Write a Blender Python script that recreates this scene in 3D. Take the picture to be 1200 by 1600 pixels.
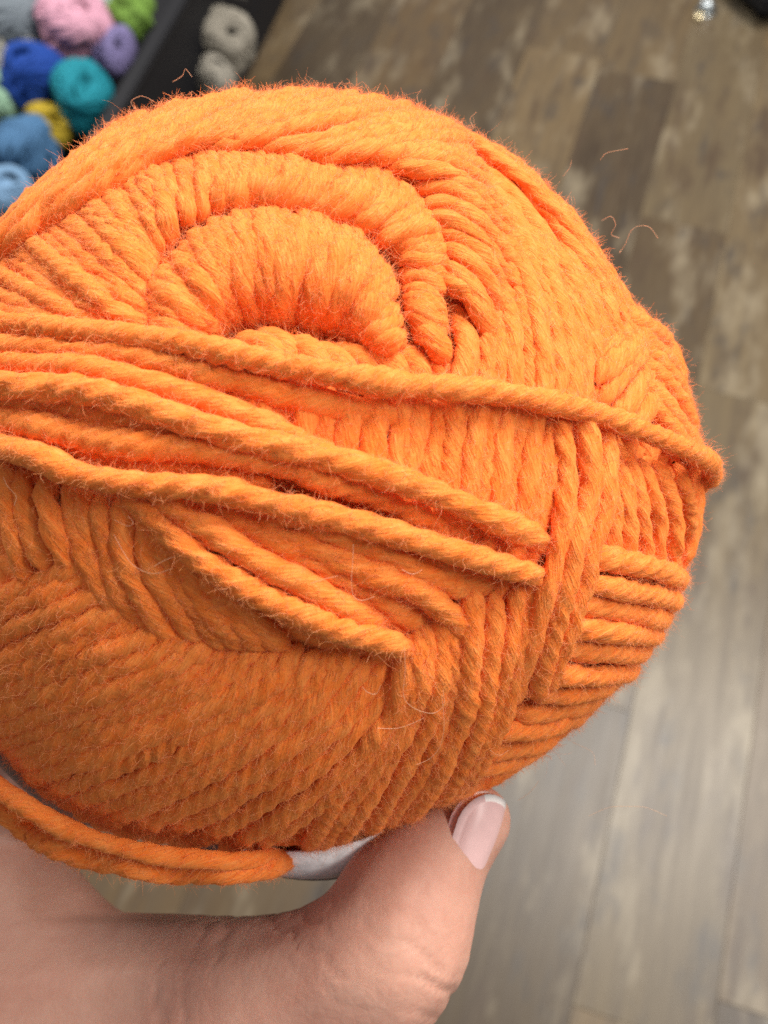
import bpy, bmesh, math, random
import numpy as np
from mathutils import Vector, Matrix

random.seed(7)
rng = np.random.default_rng(7)
for o in list(bpy.data.objects):
    bpy.data.objects.remove(o)
S = bpy.context.scene
COL = S.collection

# ------------------------------------------------------------------ camera
W, H, F = 1200.0, 1600.0, 1600.0          # photograph pixels, focal length in pixels
CAM = np.array([0.0, 0.0, 1.25])
PITCH = math.radians(57.8)                # below the horizon
cd = bpy.data.cameras.new('camera')
cam = bpy.data.objects.new('camera', cd)
COL.objects.link(cam)
cam.location = CAM
cam.rotation_euler = (math.pi / 2 - PITCH, 0, 0)
cd.sensor_fit = 'VERTICAL'
cd.sensor_height = 32.0
cd.lens = 32.0
cd.clip_start = 0.005
cd.clip_end = 60
cd.dof.use_dof = True
cd.dof.focus_distance = 0.122
cd.dof.aperture_fstop = 25.0
S.camera = cam
RIGHT = np.array([1.0, 0, 0])
FWD = np.array([0, math.cos(PITCH), -math.sin(PITCH)])
DOWN = np.cross(FWD, RIGHT)               # image down

# ------------------------------------------------------------------ light
world = bpy.data.worlds.new('World')
S.world = world
world.use_nodes = True
bg = world.node_tree.nodes['Background']
bg.inputs[0].default_value = (0.93, 0.96, 1.0, 1)
bg.inputs[1].default_value = 0.27


def area(name, loc, target, sx, sy, power, col):
    l = bpy.data.lights.new(name, 'AREA')
    l.shape = 'RECTANGLE'
    l.size, l.size_y = sx, sy
    l.energy = power
    l.color = col
    o = bpy.data.objects.new(name, l)
    COL.objects.link(o)
    o.location = loc
    d = Vector(target) - Vector(loc)
    o.rotation_euler = d.to_track_quat('-Z', 'Y').to_euler()
    return o


area('ceiling_lamp', (1.15, 1.35, 2.9), (1.15, 1.35, 0), 1.6, 1.0, 116, (1.0, 0.955, 0.89))
area('ceiling_lamp', (-1.9, 2.4, 2.9), (-1.9, 2.4, 0), 1.6, 0.8, 92, (1.0, 0.955, 0.89))
area('ceiling_lamp', (1.7, 0.0, 2.9), (1.7, 0.0, 0), 0.5, 1.2, 46, (1.0, 0.955, 0.89))

S.view_settings.view_transform = 'Standard'
S.view_settings.look = 'None'
S.view_settings.exposure = 0.40
S.view_settings.gamma = 1.0
S.view_settings.use_curve_mapping = False
S.render.engine = 'CYCLES'
S.cycles.max_bounces = 8
S.cycles.diffuse_bounces = 7
S.cycles.use_denoising = False
S.cycles.sample_clamp_indirect = 6.0
S.render.hair_type = 'STRIP'


# ------------------------------------------------------------------ helpers
def ray(px, py):
    px = np.asarray(px, float); py = np.asarray(py, float)
    return (px[..., None] - W / 2) / F * RIGHT + (py[..., None] - H / 2) / F * DOWN + FWD


def at(px, py, depth):
    return CAM + ray(px, py) * np.asarray(depth, float)[..., None]


def at_z(px, py, z):
    r = ray(px, py)
    return CAM + r * ((z - CAM[2]) / r[..., 2])[..., None]


def project(p):
    q = p - CAM
    d = q @ FWD
    return q @ RIGHT / d * F + W / 2, q @ DOWN / d * F + H / 2, d


def tag(o, label=None, cat=None, group=None, kind=None):
    for k, v in (('label', label), ('category', cat), ('group', group), ('kind', kind)):
        if v:
            o[k] = v
    return o


def mesh_obj(name, verts, faces, mat, parent=None, smooth=True, uv=None):
    me = bpy.data.meshes.new(name)
    verts = np.asarray(verts, np.float32)
    faces = np.asarray(faces, np.int32)
    nf, k = faces.shape
    me.vertices.add(len(verts)); me.vertices.foreach_set('co', verts.ravel())
    me.loops.add(nf * k); me.loops.foreach_set('vertex_index', faces.ravel())
    me.polygons.add(nf)
    me.polygons.foreach_set('loop_start', np.arange(0, nf * k, k, dtype=np.int32))
    me.polygons.foreach_set('use_smooth', np.full(nf, smooth))
    if uv is not None:
        l = me.uv_layers.new(name='UVMap')
        l.data.foreach_set('uv', np.asarray(uv, np.float32).ravel())
    me.update(calc_edges=True)
    if mat:
        me.materials.append(mat)
    o = bpy.data.objects.new(name, me)
    COL.objects.link(o)
    if parent:
        o.parent = parent
    return o


def link_mesh(name, me, mat=None, parent=None):
    if mat:
        me.materials.append(mat)
    o = bpy.data.objects.new(name, me)
    COL.objects.link(o)
    if parent:
        o.parent = parent
    return o


def empty(name, loc=(0, 0, 0), rot=(0, 0, 0)):
    o = bpy.data.objects.new(name, None)
    o.empty_display_size = 0.02
    COL.objects.link(o)
    o.location = loc
    o.rotation_euler = rot
    return o


class NT:
    def __init__(self, name):
        self.m = bpy.data.materials.new(name)
        self.m.use_nodes = True
        self.t = self.m.node_tree
        self.b = self.t.nodes['Principled BSDF']

    def n(self, typ, **kw):
        nd = self.t.nodes.new(typ)
        for k, v in kw.items():
            if k in nd.inputs:
                nd.inputs[k].default_value = v
            else:
                setattr(nd, k, v)
        return nd

    def l(self, a, b):
        self.t.links.new(a, b)

    def ramp(self, fac, stops):
        r = self.n('ShaderNodeValToRGB')
        e = r.color_ramp.elements
        while len(e) < len(stops):
            e.new(0.5)
        for el, (p, c) in zip(e, stops):
            el.position = p
            el.color = (*c, 1)
        self.l(fac, r.inputs[0])
        return r.outputs[0]

    def mix(self, fac, a, b, mode='MIX'):
        x = self.n('ShaderNodeMix', data_type='RGBA', blend_type=mode)
        for i, v in ((0, fac), (6, a), (7, b)):
            if hasattr(v, 'is_output'):
                self.l(v, x.inputs[i])
            else:
                x.inputs[i].default_value = v if i == 0 else (*v, 1)
        return x.outputs[2]

    def bump(self, h, strength, dist):
        bp = self.n('ShaderNodeBump', Strength=strength, Distance=dist)
        self.l(h, bp.inputs['Height'])
        self.l(bp.outputs[0], self.b.inputs['Normal'])


def catmull(pts, n):
    pts = np.asarray(pts, float)
    P = np.vstack([2 * pts[0] - pts[1], pts, 2 * pts[-1] - pts[-2]])
    m = len(pts) - 1
    t = np.linspace(0, m, n)
    i = np.minimum(t.astype(int), m - 1)
    u = (t - i)[:, None]
    p0, p1, p2, p3 = P[i], P[i + 1], P[i + 2], P[i + 3]
    return 0.5 * (2 * p1 + (p2 - p0) * u + (2 * p0 - 5 * p1 + 4 * p2 - p3) * u ** 2 + (3 * p1 - p0 - 3 * p2 + p3) * u ** 3)


def smooth_noise(n, scale, amp):
    k = max(2, int(n / scale) + 3)
    c = rng.normal(0, amp, k)
    x = np.linspace(0, k - 1.001, n)
    i = x.astype(int); u = x - i; u = u * u * (3 - 2 * u)
    return c[i] * (1 - u) + c[np.minimum(i + 1, k - 1)] * u


# ------------------------------------------------------------------ materials
def yarn_material(name, base, dark, light, sss=0.0):
    k = NT(name)
    uv = k.n('ShaderNodeTexCoord')
    mp = k.n('ShaderNodeMapping')
    mp.inputs['Scale'].default_value = (26, 1.1, 1)
    k.l(uv.outputs['UV'], mp.inputs['Vector'])
    f = k.n('ShaderNodeTexNoise', Scale=1.0, Detail=4.0, Roughness=0.65)
    k.l(mp.outputs[0], f.inputs['Vector'])
    g = k.n('ShaderNodeTexNoise', Scale=420.0, Detail=3.0)
    k.l(uv.outputs['Object'], g.inputs['Vector'])
    c1 = k.ramp(f.outputs['Fac'], [(0.3, dark), (0.52, base), (0.75, light)])
    c2 = k.mix(0.25, c1, k.ramp(g.outputs['Fac'], [(0.35, dark), (0.65, light)]))
    k.l(c2, k.b.inputs['Base Color'])
    k.b.inputs['Roughness'].default_value = 0.82
    k.b.inputs['Specular IOR Level'].default_value = 0.25
    k.b.inputs['Sheen Weight'].default_value = 0.6
    k.b.inputs['Sheen Roughness'].default_value = 0.5
    k.b.inputs['Sheen Tint'].default_value = (*light, 1)
    if sss:
        k.b.inputs['Subsurface Weight'].default_value = sss
        k.b.inputs['Subsurface Radius'].default_value = (1.0, 0.30, 0.06)
        k.b.inputs['Subsurface Scale'].default_value = 0.0016
    k.bump(f.outputs['Fac'], 0.8, 0.0004)
    return k.m


def fuzz_material(name, col, tr):
    k = NT(name)
    t = k.t
    k.b.inputs['Base Color'].default_value = (*col, 1)
    k.b.inputs['Roughness'].default_value = 0.36
    k.b.inputs['Specular IOR Level'].default_value = 0.85
    tl = k.n('ShaderNodeBsdfTranslucent')
    tl.inputs['Color'].default_value = (*tr, 1)
    mx = k.n('ShaderNodeMixShader')
    mx.inputs[0].default_value = 0.42
    k.l(k.b.outputs[0], mx.inputs[1]); k.l(tl.outputs[0], mx.inputs[2])
    k.l(mx.outputs[0], t.nodes['Material Output'].inputs['Surface'])
    return k.m


ORANGE = yarn_material('orange_yarn', (0.93, 0.228, 0.030), (0.90, 0.138, 0.011), (0.95, 0.345, 0.095))
FUZZ = fuzz_material('orange_fibre', (0.95, 0.395, 0.150), (0.96, 0.34, 0.09))
WISP = fuzz_material('pale_fibre', (0.90, 0.55, 0.34), (0.9, 0.55, 0.32))


def plain(name, col, rough=0.6, spec=0.4, bump=None, metal=0.0):
    k = NT(name)
    tc = k.n('ShaderNodeTexCoord')
    nz = k.n('ShaderNodeTexNoise', Scale=bump[0] if bump else 60.0, Detail=4.0)
    k.l(tc.outputs['Object'], nz.inputs['Vector'])
    d = tuple(c * 0.82 for c in col)
    l = tuple(min(1, c * 1.12) for c in col)
    k.l(k.ramp(nz.outputs['Fac'], [(0.3, d), (0.7, l)]), k.b.inputs['Base Color'])
    k.b.inputs['Roughness'].default_value = rough
    k.b.inputs['Specular IOR Level'].default_value = spec
    k.b.inputs['Metallic'].default_value = metal
    if bump:
        k.bump(nz.outputs['Fac'], bump[1], bump[2])
    return k.m


def floor_material():
    k = NT('wood_look_vinyl')
    tc = k.n('ShaderNodeTexCoord')
    oi = k.n('ShaderNodeObjectInfo')
    off = k.n('ShaderNodeVectorMath', operation='SCALE')
    off.inputs[0].default_value = (37.0, 91.0, 13.0)
    k.l(oi.outputs['Random'], off.inputs['Scale'])
    add = k.n('ShaderNodeVectorMath', operation='ADD')
    k.l(tc.outputs['Object'], add.inputs[0]); k.l(off.outputs[0], add.inputs[1])

    def noise(scale, detail, rough, dist=0.0):
        mp = k.n('ShaderNodeMapping')
        mp.inputs['Scale'].default_value = scale
        k.l(add.outputs[0], mp.inputs['Vector'])
        nz = k.n('ShaderNodeTexNoise', Scale=1.0, Detail=detail, Roughness=rough, Distortion=dist)
        k.l(mp.outputs[0], nz.inputs['Vector'])
        return nz.outputs['Fac']
    big = noise((9, 3.0, 1), 3, 0.55, 0.1)
    grain = noise((75, 5, 1), 5, 0.65, 0.1)
    fine = noise((380, 14, 1), 3, 0.6)
    knots = noise((22, 5, 1), 4, 0.65, 0.1)
    at_ = k.n('ShaderNodeAttribute', attribute_type='OBJECT', attribute_name='tone')
    tone = k.ramp(at_.outputs['Fac'], [(0.0, (0.027, 0.018, 0.012)), (0.25, (0.047, 0.033, 0.020)),
                                   (0.5, (0.076, 0.047, 0.022)), (0.75, (0.087, 0.067, 0.040)),
                                   (1.0, (0.141, 0.089, 0.041))])
    c = k.mix(k.ramp(big, [(0.42, (0, 0, 0)), (0.85, (0.8, 0.8, 0.8))]), tone, (0.080, 0.055, 0.029))
    m2 = k.n('ShaderNodeMath', operation='MULTIPLY'); m2.inputs[1].default_value = 0.8
    k.l(k.ramp(grain, [(0.42, (0, 0, 0)), (0.72, (1, 1, 1))]), m2.inputs[0])
    c = k.mix(m2.outputs[0], c, (0.048, 0.034, 0.022))
    m3 = k.n('ShaderNodeMath', operation='MULTIPLY'); m3.inputs[1].default_value = 0.85
    k.l(k.ramp(knots, [(0.54, (0, 0, 0)), (0.68, (1, 1, 1))]), m3.inputs[0])
    c = k.mix(m3.outputs[0], c, (0.042, 0.027, 0.018))
    blot = noise((13, 4, 1), 4, 0.7, 0.1)
    m5 = k.n('ShaderNodeMath', operation='MULTIPLY'); m5.inputs[1].default_value = 0.75
    k.l(k.ramp(blot, [(0.52, (0, 0, 0)), (0.72, (1, 1, 1))]), m5.inputs[0])
    c = k.mix(m5.outputs[0], c, (0.215, 0.180, 0.125))
    spots = noise((26, 9, 1), 4, 0.7, 0.1)
    m6 = k.n('ShaderNodeMath', operation='MULTIPLY'); m6.inputs[1].default_value = 0.7
    k.l(k.ramp(spots, [(0.55, (0, 0, 0)), (0.68, (1, 1, 1))]), m6.inputs[0])
    c = k.mix(m6.outputs[0], c, (0.030, 0.027, 0.027))
    m4 = k.n('ShaderNodeMath', operation='MULTIPLY'); m4.inputs[1].default_value = 0.3
    k.l(k.ramp(fine, [(0.4, (0, 0, 0)), (0.7, (1, 1, 1))]), m4.inputs[0])
    c = k.mix(m4.outputs[0], c, (0.118, 0.089, 0.052))
    k.l(c, k.b.inputs['Base Color'])
    rg = k.n('ShaderNodeMapRange')
    for a_, b_ in ((1, 0.3), (2, 0.7), (3, 0.30), (4, 0.37)):
        rg.inputs[a_].default_value = b_
    k.l(grain, rg.inputs[0]); k.l(rg.outputs[0], k.b.inputs['Roughness'])
    k.b.inputs['Specular IOR Level'].default_value = 0.25
    k.bump(grain, 0.25, 0.0008)
    return k.m


def skin_material():
    k = NT('skin')
    tc = k.n('ShaderNodeTexCoord')
    a = k.n('ShaderNodeTexNoise', Scale=55.0, Detail=4.0)
    b = k.n('ShaderNodeTexVoronoi', Scale=620.0, feature='DISTANCE_TO_EDGE')
    w = k.n('ShaderNodeTexNoise', Scale=260.0, Detail=5.0, Roughness=0.7, Distortion=0.8)
    for nd in (a, b, w):
        k.l(tc.outputs['Object'], nd.inputs['Vector'])
    c = k.ramp(a.outputs['Fac'], [(0.3, (0.40, 0.180, 0.128)), (0.5, (0.48, 0.240, 0.174)), (0.72, (0.53, 0.290, 0.212))])
    c = k.mix(0.12, c, k.ramp(w.outputs['Fac'], [(0.35, (0.42, 0.18, 0.13)), (0.65, (0.72, 0.46, 0.36))]))
    k.l(c, k.b.inputs['Base Color'])
    k.b.inputs['Roughness'].default_value = 0.62
    k.b.inputs['Specular IOR Level'].default_value = 0.28
    k.b.inputs['Subsurface Weight'].default_value = 0.22
    k.b.inputs['Subsurface Radius'].default_value = (1.0, 0.35, 0.2)
    k.b.inputs['Subsurface Scale'].default_value = 0.003
    s = k.n('ShaderNodeMath', operation='ADD')
    k.l(w.outputs['Fac'], s.inputs[0]); k.l(b.outputs['Distance'], s.inputs[1])
    k.bump(s.outputs[0], 0.2, 0.0003)
    return k.m


VINYL = floor_material()
SKIN = skin_material()
NAIL = plain('fingernail', (0.69, 0.44, 0.42), 0.38, 0.45, (120, 0.03, 0.0002))
NAILTIP = plain('nail_free_edge', (0.80, 0.72, 0.68), 0.35, 0.5)
PAPER = plain('white_paper', (0.86, 0.855, 0.86), 0.55, 0.4, (900, 0.1, 0.0002))
BAND_DARK = plain('band_dark_brown', (0.075, 0.055, 0.048), 0.5, 0.4)
BLACK = plain('black_powder_coat', (0.007, 0.007, 0.009), 0.6, 0.22, (900, 0.2, 0.0003))
CHROME = plain('brushed_metal', (0.40, 0.44, 0.46), 0.4, 0.5, None, 1.0)
BRASS = plain('pale_brass', (0.85, 0.72, 0.45), 0.3, 0.5, None, 0.8)
SUBFLOOR = plain('sub_floor', (0.06, 0.05, 0.04), 0.8)

# ------------------------------------------------------------------ floor
base = mesh_obj('floor', [(-6, -4, -0.006), (6, -4, -0.006), (6, 8, -0.006), (-6, 8, -0.006)], [(0, 1, 2, 3)], SUBFLOOR)
tag(base, 'wood look vinyl plank floor seen far below', None, None, 'structure')
PW, PL = 0.152, 0.92
bm = bmesh.new()
bmesh.ops.create_cube(bm, size=1.0)
for v in bm.verts:
    v.co = Vector((v.co.x * (PW - 0.0003), v.co.y * (PL - 0.0003), v.co.z * 0.005 - 0.0025))
bmesh.ops.bevel(bm, geom=[e for e in bm.edges if all(v.co.z > -0.001 for v in e.verts)], offset=0.0004, segments=1, affect='EDGES')
plank_me = bpy.data.meshes.new('plank')
bm.to_mesh(plank_me); bm.free()
plank_me.materials.append(VINYL)
YAW = math.radians(-17.7)
ca, sa = math.cos(YAW), math.sin(YAW)
u0 = at_z(np.array(937.0), np.array(106.0), 0.0)      # a corner where four boards meet
lu0 = u0[0] * ca + u0[1] * sa
lv0 = -u0[0] * sa + u0[1] * ca
TONES = {(-1, -2): 0.42, (-2, -2): 0.5, (-2, -3): 0.5, (1, -2): 0.3, (2, -2): 0.78, (3, -2): 0.55, (3, -1): 0.7, (0, 0): 0.62, (0, -1): 0.05, (-1, -1): 0.85, (-1, 0): 0.6, (-2, -1): 0.1, (-2, 0): 0.2, (1, -1): 0.72, (1, 0): 0.7, (2, -1): 0.8, (2, 0): 0.9, (-3, -1): 0.45, (-3, 0): 0.5}
for i in range(-15, 12):
    s = rng.uniform(0, PL) if i not in (-1, 0) else (0.0 if i == 0 else 0.03)
    for j in range(-4, 4):
        lu = lu0 + (i + 0.5) * PW
        lv = lv0 + (j + 0.5) * PL + s
        x, y = lu * ca - lv * sa, lu * sa + lv * ca
        if not (-1.9 < x < 2.2 and -0.6 < y < 3.2):
            continue
        p = bpy.data.objects.new('plank', plank_me)
        COL.objects.link(p)
        p.location = (x, y, 0)
        p.rotation_euler = (0, 0, YAW)
        p.parent = base
        p['tone'] = TONES.get((i, j), float(rng.random()))

# ------------------------------------------------------------------ the ball's base surface
R = 0.0580
BC_PX = (465.0, 755.0)
rc = ray(np.array(BC_PX[0]), np.array(BC_PX[1]))
rcn = rc / np.linalg.norm(rc)
D = 0.1652
BC = CAM + rcn * D
BW = -rcn                                            # towards the camera
BU = RIGHT - BW * (RIGHT @ BW); BU /= np.linalg.norm(BU)
BV = np.cross(BU, BW); BV = BV if BV @ DOWN > 0 else -BV
_ang = np.radians([-180, -140, -110, -85, -60, -45, -20, 0, 20, 35, 52, 65, 80, 90, 105, 125, 140, 160, 180])
_rad = np.array([622, 618, 622, 622, 616, 612, 632, 652, 632, 598, 572, 562, 574, 584, 598, 622, 612, 615, 622]) - 14.0


def base_scale(d):
    u, v, w = d @ BU, d @ BV, d @ BW
    th = np.arctan2(v, u)
    return 1 + (np.interp(th, _ang, _rad) / 600.0 - 1) * (u * u + v * v) ** 1.5


def surf(px, py, lift):
    """pixel + lift (m) -> unit direction from the ball centre and radius"""
    r = ray(px, py)
    r = r / np.linalg.norm(r, axis=-1, keepdims=True)
    oc = CAM - BC
    b = r @ oc
    rad = np.full(b.shape, R) + lift
    for _ in range(8):
        disc = b * b - (oc @ oc - rad * rad)
        t = -b - np.sqrt(np.maximum(disc, 0))
        p = CAM + r * t[..., None] - BC
        d = p / np.linalg.norm(p, axis=-1, keepdims=True)
        rad = R * base_scale(d) + lift
    return d, rad


def dimple(d):
    """how far the wound core sinks at the hollow end of the ball"""
    p = BC + d * R
    x, y, _ = project(p)
    front = (d @ BW) > 0.1
    q = ((x - 455) / 230) ** 2 + ((y - 520) / 120) ** 2
    return np.where(front, -0.011 * np.exp(-q * 1.3), 0.0)


ball = empty('yarn_ball', BC)
tag(ball, 'large fuzzy bright orange yarn ball held up in a hand', 'yarn ball')
INV = Matrix.Translation(-Vector(BC))


def tube(path, up, r, nseg=16, plies=4, pitch=0.0135, lobe=0.17, phase=0.0, rvar=0.08, taper=0, flat=1.0):
    """lobed, twisted tube: verts, quads, uv, and sampling data for fibres"""
    n = len(path)
    t = np.gradient(path, axis=0)
    t /= np.linalg.norm(t, axis=1, keepdims=True) + 1e-12
    nn = up - t * np.sum(up * t, axis=1, keepdims=True)
    nn /= np.linalg.norm(nn, axis=1, keepdims=True) + 1e-12
    bb = np.cross(t, nn)
    seg = np.linalg.norm(np.diff(path, axis=0), axis=1)
    s = np.concatenate([[0], np.cumsum(seg)])
    phi = np.arange(nseg) / nseg * 2 * np.pi
    tw = np.concatenate([[0], np.cumsum(seg * np.exp(smooth_noise(n, 25, 0.22))[1:])])
    rot = -2 * np.pi * tw / pitch + phase
    lobe = lobe * np.clip(1 + smooth_noise(n, 18, 0.35), 0.25, 1.7)[:, None]
    a = phi[None, :] + 0 * rot[:, None]
    q = plies * (a - rot[:, None]) / 2
    prof = 1 - lobe + lobe * 1.2 * (np.abs(np.cos(q)) ** 0.8)
    rr = r * (1 + smooth_noise(n, 9, rvar))[:, None] * prof
    rr = rr * (1 + rng.normal(0, 0.012, rr.shape))
    if taper:
        k = np.clip(np.minimum(np.arange(n), np.arange(n)[::-1]) / taper, 0.05, 1) ** 0.5
        rr = rr * k[:, None]
    off = nn[:, None, :] * (flat * np.cos(a))[..., None] + bb[:, None, :] * np.sin(a)[..., None]
    V = path[:, None, :] + off * rr[..., None]
    i = np.arange(n - 1)[:, None] * nseg
    j = np.arange(nseg)[None, :]
    j2 = (j + 1) % nseg
    q = np.stack([i + j, i + j2, i + nseg + j2, i + nseg + j], -1).reshape(-1, 4)
    # uv: u follows the ply helix half way, v along the strand (mm)
    uu = (phi[None, :] - 0.8 * rot[:, None]) / (2 * np.pi)
    vv = np.repeat(s[:, None] * 1000 * 0.35, nseg, 1)
    u_i, u_j = np.broadcast_arrays(np.arange(n - 1)[:, None], j)
    uj2 = uu[u_i, u_j] + 1.0 / nseg
    uk2 = uu[u_i + 1, u_j] + 1.0 / nseg
    UV = np.stack([np.stack([uu[u_i, u_j], vv[u_i, u_j]], -1), np.stack([uj2, vv[u_i, u_j]], -1),
                   np.stack([uk2, vv[u_i + 1, u_j]], -1), np.stack([uu[u_i + 1, u_j], vv[u_i + 1, u_j]], -1)], 2).reshape(-1, 2)
    return V.reshape(-1, 3), q, UV, (path, t, nn, bb, rr, off, s)


def resample(P, step):
    seg = np.linalg.norm(np.diff(P, axis=0), axis=1)
    s = np.concatenate([[0], np.cumsum(seg)])
    n = max(6, int(s[-1] / step))
    x = np.linspace(0, s[-1], n)
    return np.stack([np.interp(x, s, P[:, k]) for k in range(P.shape[1])], 1)


def smooth_path(P, it=2):
    for _ in range(it):
        Q = P.copy()
        Q[1:-1] = 0.25 * P[:-2] + 0.5 * P[1:-1] + 0.25 * P[2:]
        P = Q
    return P


FIB_N = 0


def fuzz_for(parent, data, per_mm, lmin=0.0006, lmax=0.0024, wild=0.022, mat=FUZZ, rad=0.0000150):
    global FIB_N
    path, t, nn, bb, rr, off, s = data
    n, m = rr.shape
    N = int(s[-1] * 1000 * per_mm * 2.8)
    if N < 4:
        return
    i = rng.integers(0, n, N); j = rng.integers(0, m, N)
    o = off[i, j]
    # keep the fibres whose root looks outwards
    vis = np.sum(o * nn[i], 1) > -0.35
    i, j, o = i[vis], j[vis], o[vis]
    N = len(i)
    root = path[i] + o * (rr[i, j] * 0.93)[:, None]
    sgn = np.where(rng.random(N) < 0.5, -1, 1)[:, None]
    # lie along the ply helix
    hel = t[i] * sgn + np.cross(t[i], o) * sgn * -0.45
    L = rng.uniform(lmin, lmax, N)
    w = rng.random(N) < wild
    L[w] *= rng.uniform(1.3, 2.4, w.sum())
    lift = rng.uniform(0.05, 0.55, N); lift[w] = rng.uniform(0.4, 1.3, w.sum())
    d = hel + o * lift[:, None] + rng.normal(0, 0.32, (N, 3))
    d /= np.linalg.norm(d, axis=1, keepdims=True)
    K = 6
    P = np.zeros((N, K, 3)); P[:, 0] = root
    curl = rng.normal(0, 0.38, (N, 3)); curl[w] *= 1.9
    for k in range(1, K):
        P[:, k] = P[:, k - 1] + d * (L / (K - 1))[:, None]
        d = d + curl + rng.normal(0, 0.24, (N, 3)) - o * (0.12 * lift)[:, None]
        d /= np.linalg.norm(d, axis=1, keepdims=True)
    rd = np.tile(np.array([1, 1, 0.95, 0.85, 0.7, 0.35]) * rad, (N, 1)) * rng.uniform(0.7, 1.3, (N, 1)) * np.where(w, 0.75, 1.0)[:, None]
    cu = bpy.data.hair_curves.new('fuzz')
    cu.add_curves([K] * N)
    cu.attributes['position'].data.foreach_set('vector', (P - BC).astype(np.float32).ravel())
    ra = cu.attributes.get('radius') or cu.attributes.new('radius', 'FLOAT', 'POINT')
    ra.data.foreach_set('value', rd.astype(np.float32).ravel())
    cu.materials.append(mat)
    ob = bpy.data.objects.new('fuzz', cu)
    COL.objects.link(ob)
    ob.parent = parent
    ob['kind'] = 'stuff'
    FIB_N += N


YR = 0.00155
N_STRANDS = 0


def strand(px, lifts, r=YR, flat=0.95, ext=(0, 0), ext_lift=-0.0012, fuzz=11.0, jit=1.6, label=None, fixed_depth=None, lobe=0.21, pitch=0.0125):
    """px: picture control points on the ball; lifts in mm above the base surface"""
    global N_STRANDS
    px = np.asarray(px, float)
    n = max(24, int(np.sum(np.linalg.norm(np.diff(px, axis=0), axis=1)) / 5))
    c = catmull(px, n)
    lf = np.interp(np.linspace(0, 1, n), np.linspace(0, 1, len(lifts)), lifts)
    k = np.ones(9) / 9
    lf = np.convolve(np.pad(lf, 4, mode='edge'), k, 'valid') * 0.001
    c = c + np.stack([smooth_noise(n, 11, jit), smooth_noise(n, 11, jit)], 1)
    lf = lf + smooth_noise(n, 14, 0.00014)
    d, rad = surf(c[:, 0], c[:, 1], lf)
    P = BC + d * rad[:, None]

    def extend(P, deg, back):
        if not deg:
            return P
        a, b = (P[8], P[0]) if back else (P[-9], P[-1])
        d1 = b - BC; r1 = np.linalg.norm(d1); d1 = d1 / r1
        tg = b - a; tg = tg - d1 * (tg @ d1); tg /= np.linalg.norm(tg)
        an = np.radians(np.linspace(0, deg, max(6, int(deg * 2)))[1:])
        dd = np.cos(an)[:, None] * d1 + np.sin(an)[:, None] * tg
        l0 = r1 - R * base_scale(d1[None])[0]
        w = np.clip(np.linspace(0, 1, len(an)) * 1.6, 0, 1)
        Q = BC + dd * (R * base_scale(dd) + l0 * (1 - w) + ext_lift * w)[:, None]
        return np.vstack([Q[::-1], P]) if back else np.vstack([P, Q])
    P = extend(P, ext[0], True)
    P = extend(P, ext[1], False)
    P = resample(smooth_path(P, 3), 0.00046)
    up = P - BC; up /= np.linalg.norm(up, axis=1, keepdims=True)
    V, q, UV, data = tube(P, up, r * rng.uniform(0.90, 1.08), phase=rng.uniform(0, 6.28), lobe=lobe, pitch=pitch * rng.uniform(0.85, 1.15), taper=4, flat=flat)
    o = mesh_obj('yarn_strand', V - BC, q, ORANGE, ball, uv=UV)
    if label:
        o['label'] = label
    fuzz_for(o, data, fuzz)
    N_STRANDS += 1
    return o


def patch(guides, n, lifts, pj=3.2, lj=0.26, **kw):
    """n strands spread over a run of guide lines (picture points on the ball)"""
    G = np.stack([catmull(g, 24) for g in guides])          # g,24,2
    m = len(guides)
    # spread evenly by mid-line distance
    mid = G.mean(1)
    s = np.concatenate([[0], np.cumsum(np.linalg.norm(np.diff(mid, axis=0), axis=1))])
    x = np.interp(np.linspace(0, s[-1], n), s, np.arange(m))
    for k in x:
        i = min(int(k), m - 2)
        u = k - i
        p0, p3 = G[max(i - 1, 0)], G[min(i + 2, m - 1)]
        p1, p2 = G[i], G[i + 1]
        g = 0.5 * (2 * p1 + (p2 - p0) * u + (2 * p0 - 5 * p1 + 4 * p2 - p3) * u ** 2 + (3 * p1 - p0 - 3 * p2 + p3) * u ** 3)
        g = g + rng.normal(0, pj, (1, 2))
        a, b = rng.normal(0, 5.0, 2)
        e0 = g[1] - g[0]; e1 = g[-1] - g[-2]
        g[0] += e0 / (np.linalg.norm(e0) + 1e-6) * a
        g[-1] += e1 / (np.linalg.norm(e1) + 1e-6) * b
        la = np.array(lifts, float)
        lf = (la[i] * (1 - u) + la[i + 1] * u if la.ndim == 2 else la) + rng.normal(0, lj)
        strand(g, lf, **dict(dict(flat=0.80, lobe=0.24), **kw))


# wound core: a rounded body and full loops of yarn that go right round the ball
bm = bmesh.new()
bmesh.ops.create_icosphere(bm, subdivisions=5, radius=1.0)
dv = np.array([v.co[:] for v in bm.verts])
rad = R * base_scale(dv) - 0.0030 + dimple(dv) * 1.15
for v, d, r_ in zip(bm.verts, dv, rad):
    v.co = Vector(d * r_)
for f in bm.faces:
    f.smooth = True
me = bpy.data.meshes.new('core')
bm.to_mesh(me); bm.free()
link_mesh('core', me, ORANGE, ball)

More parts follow.
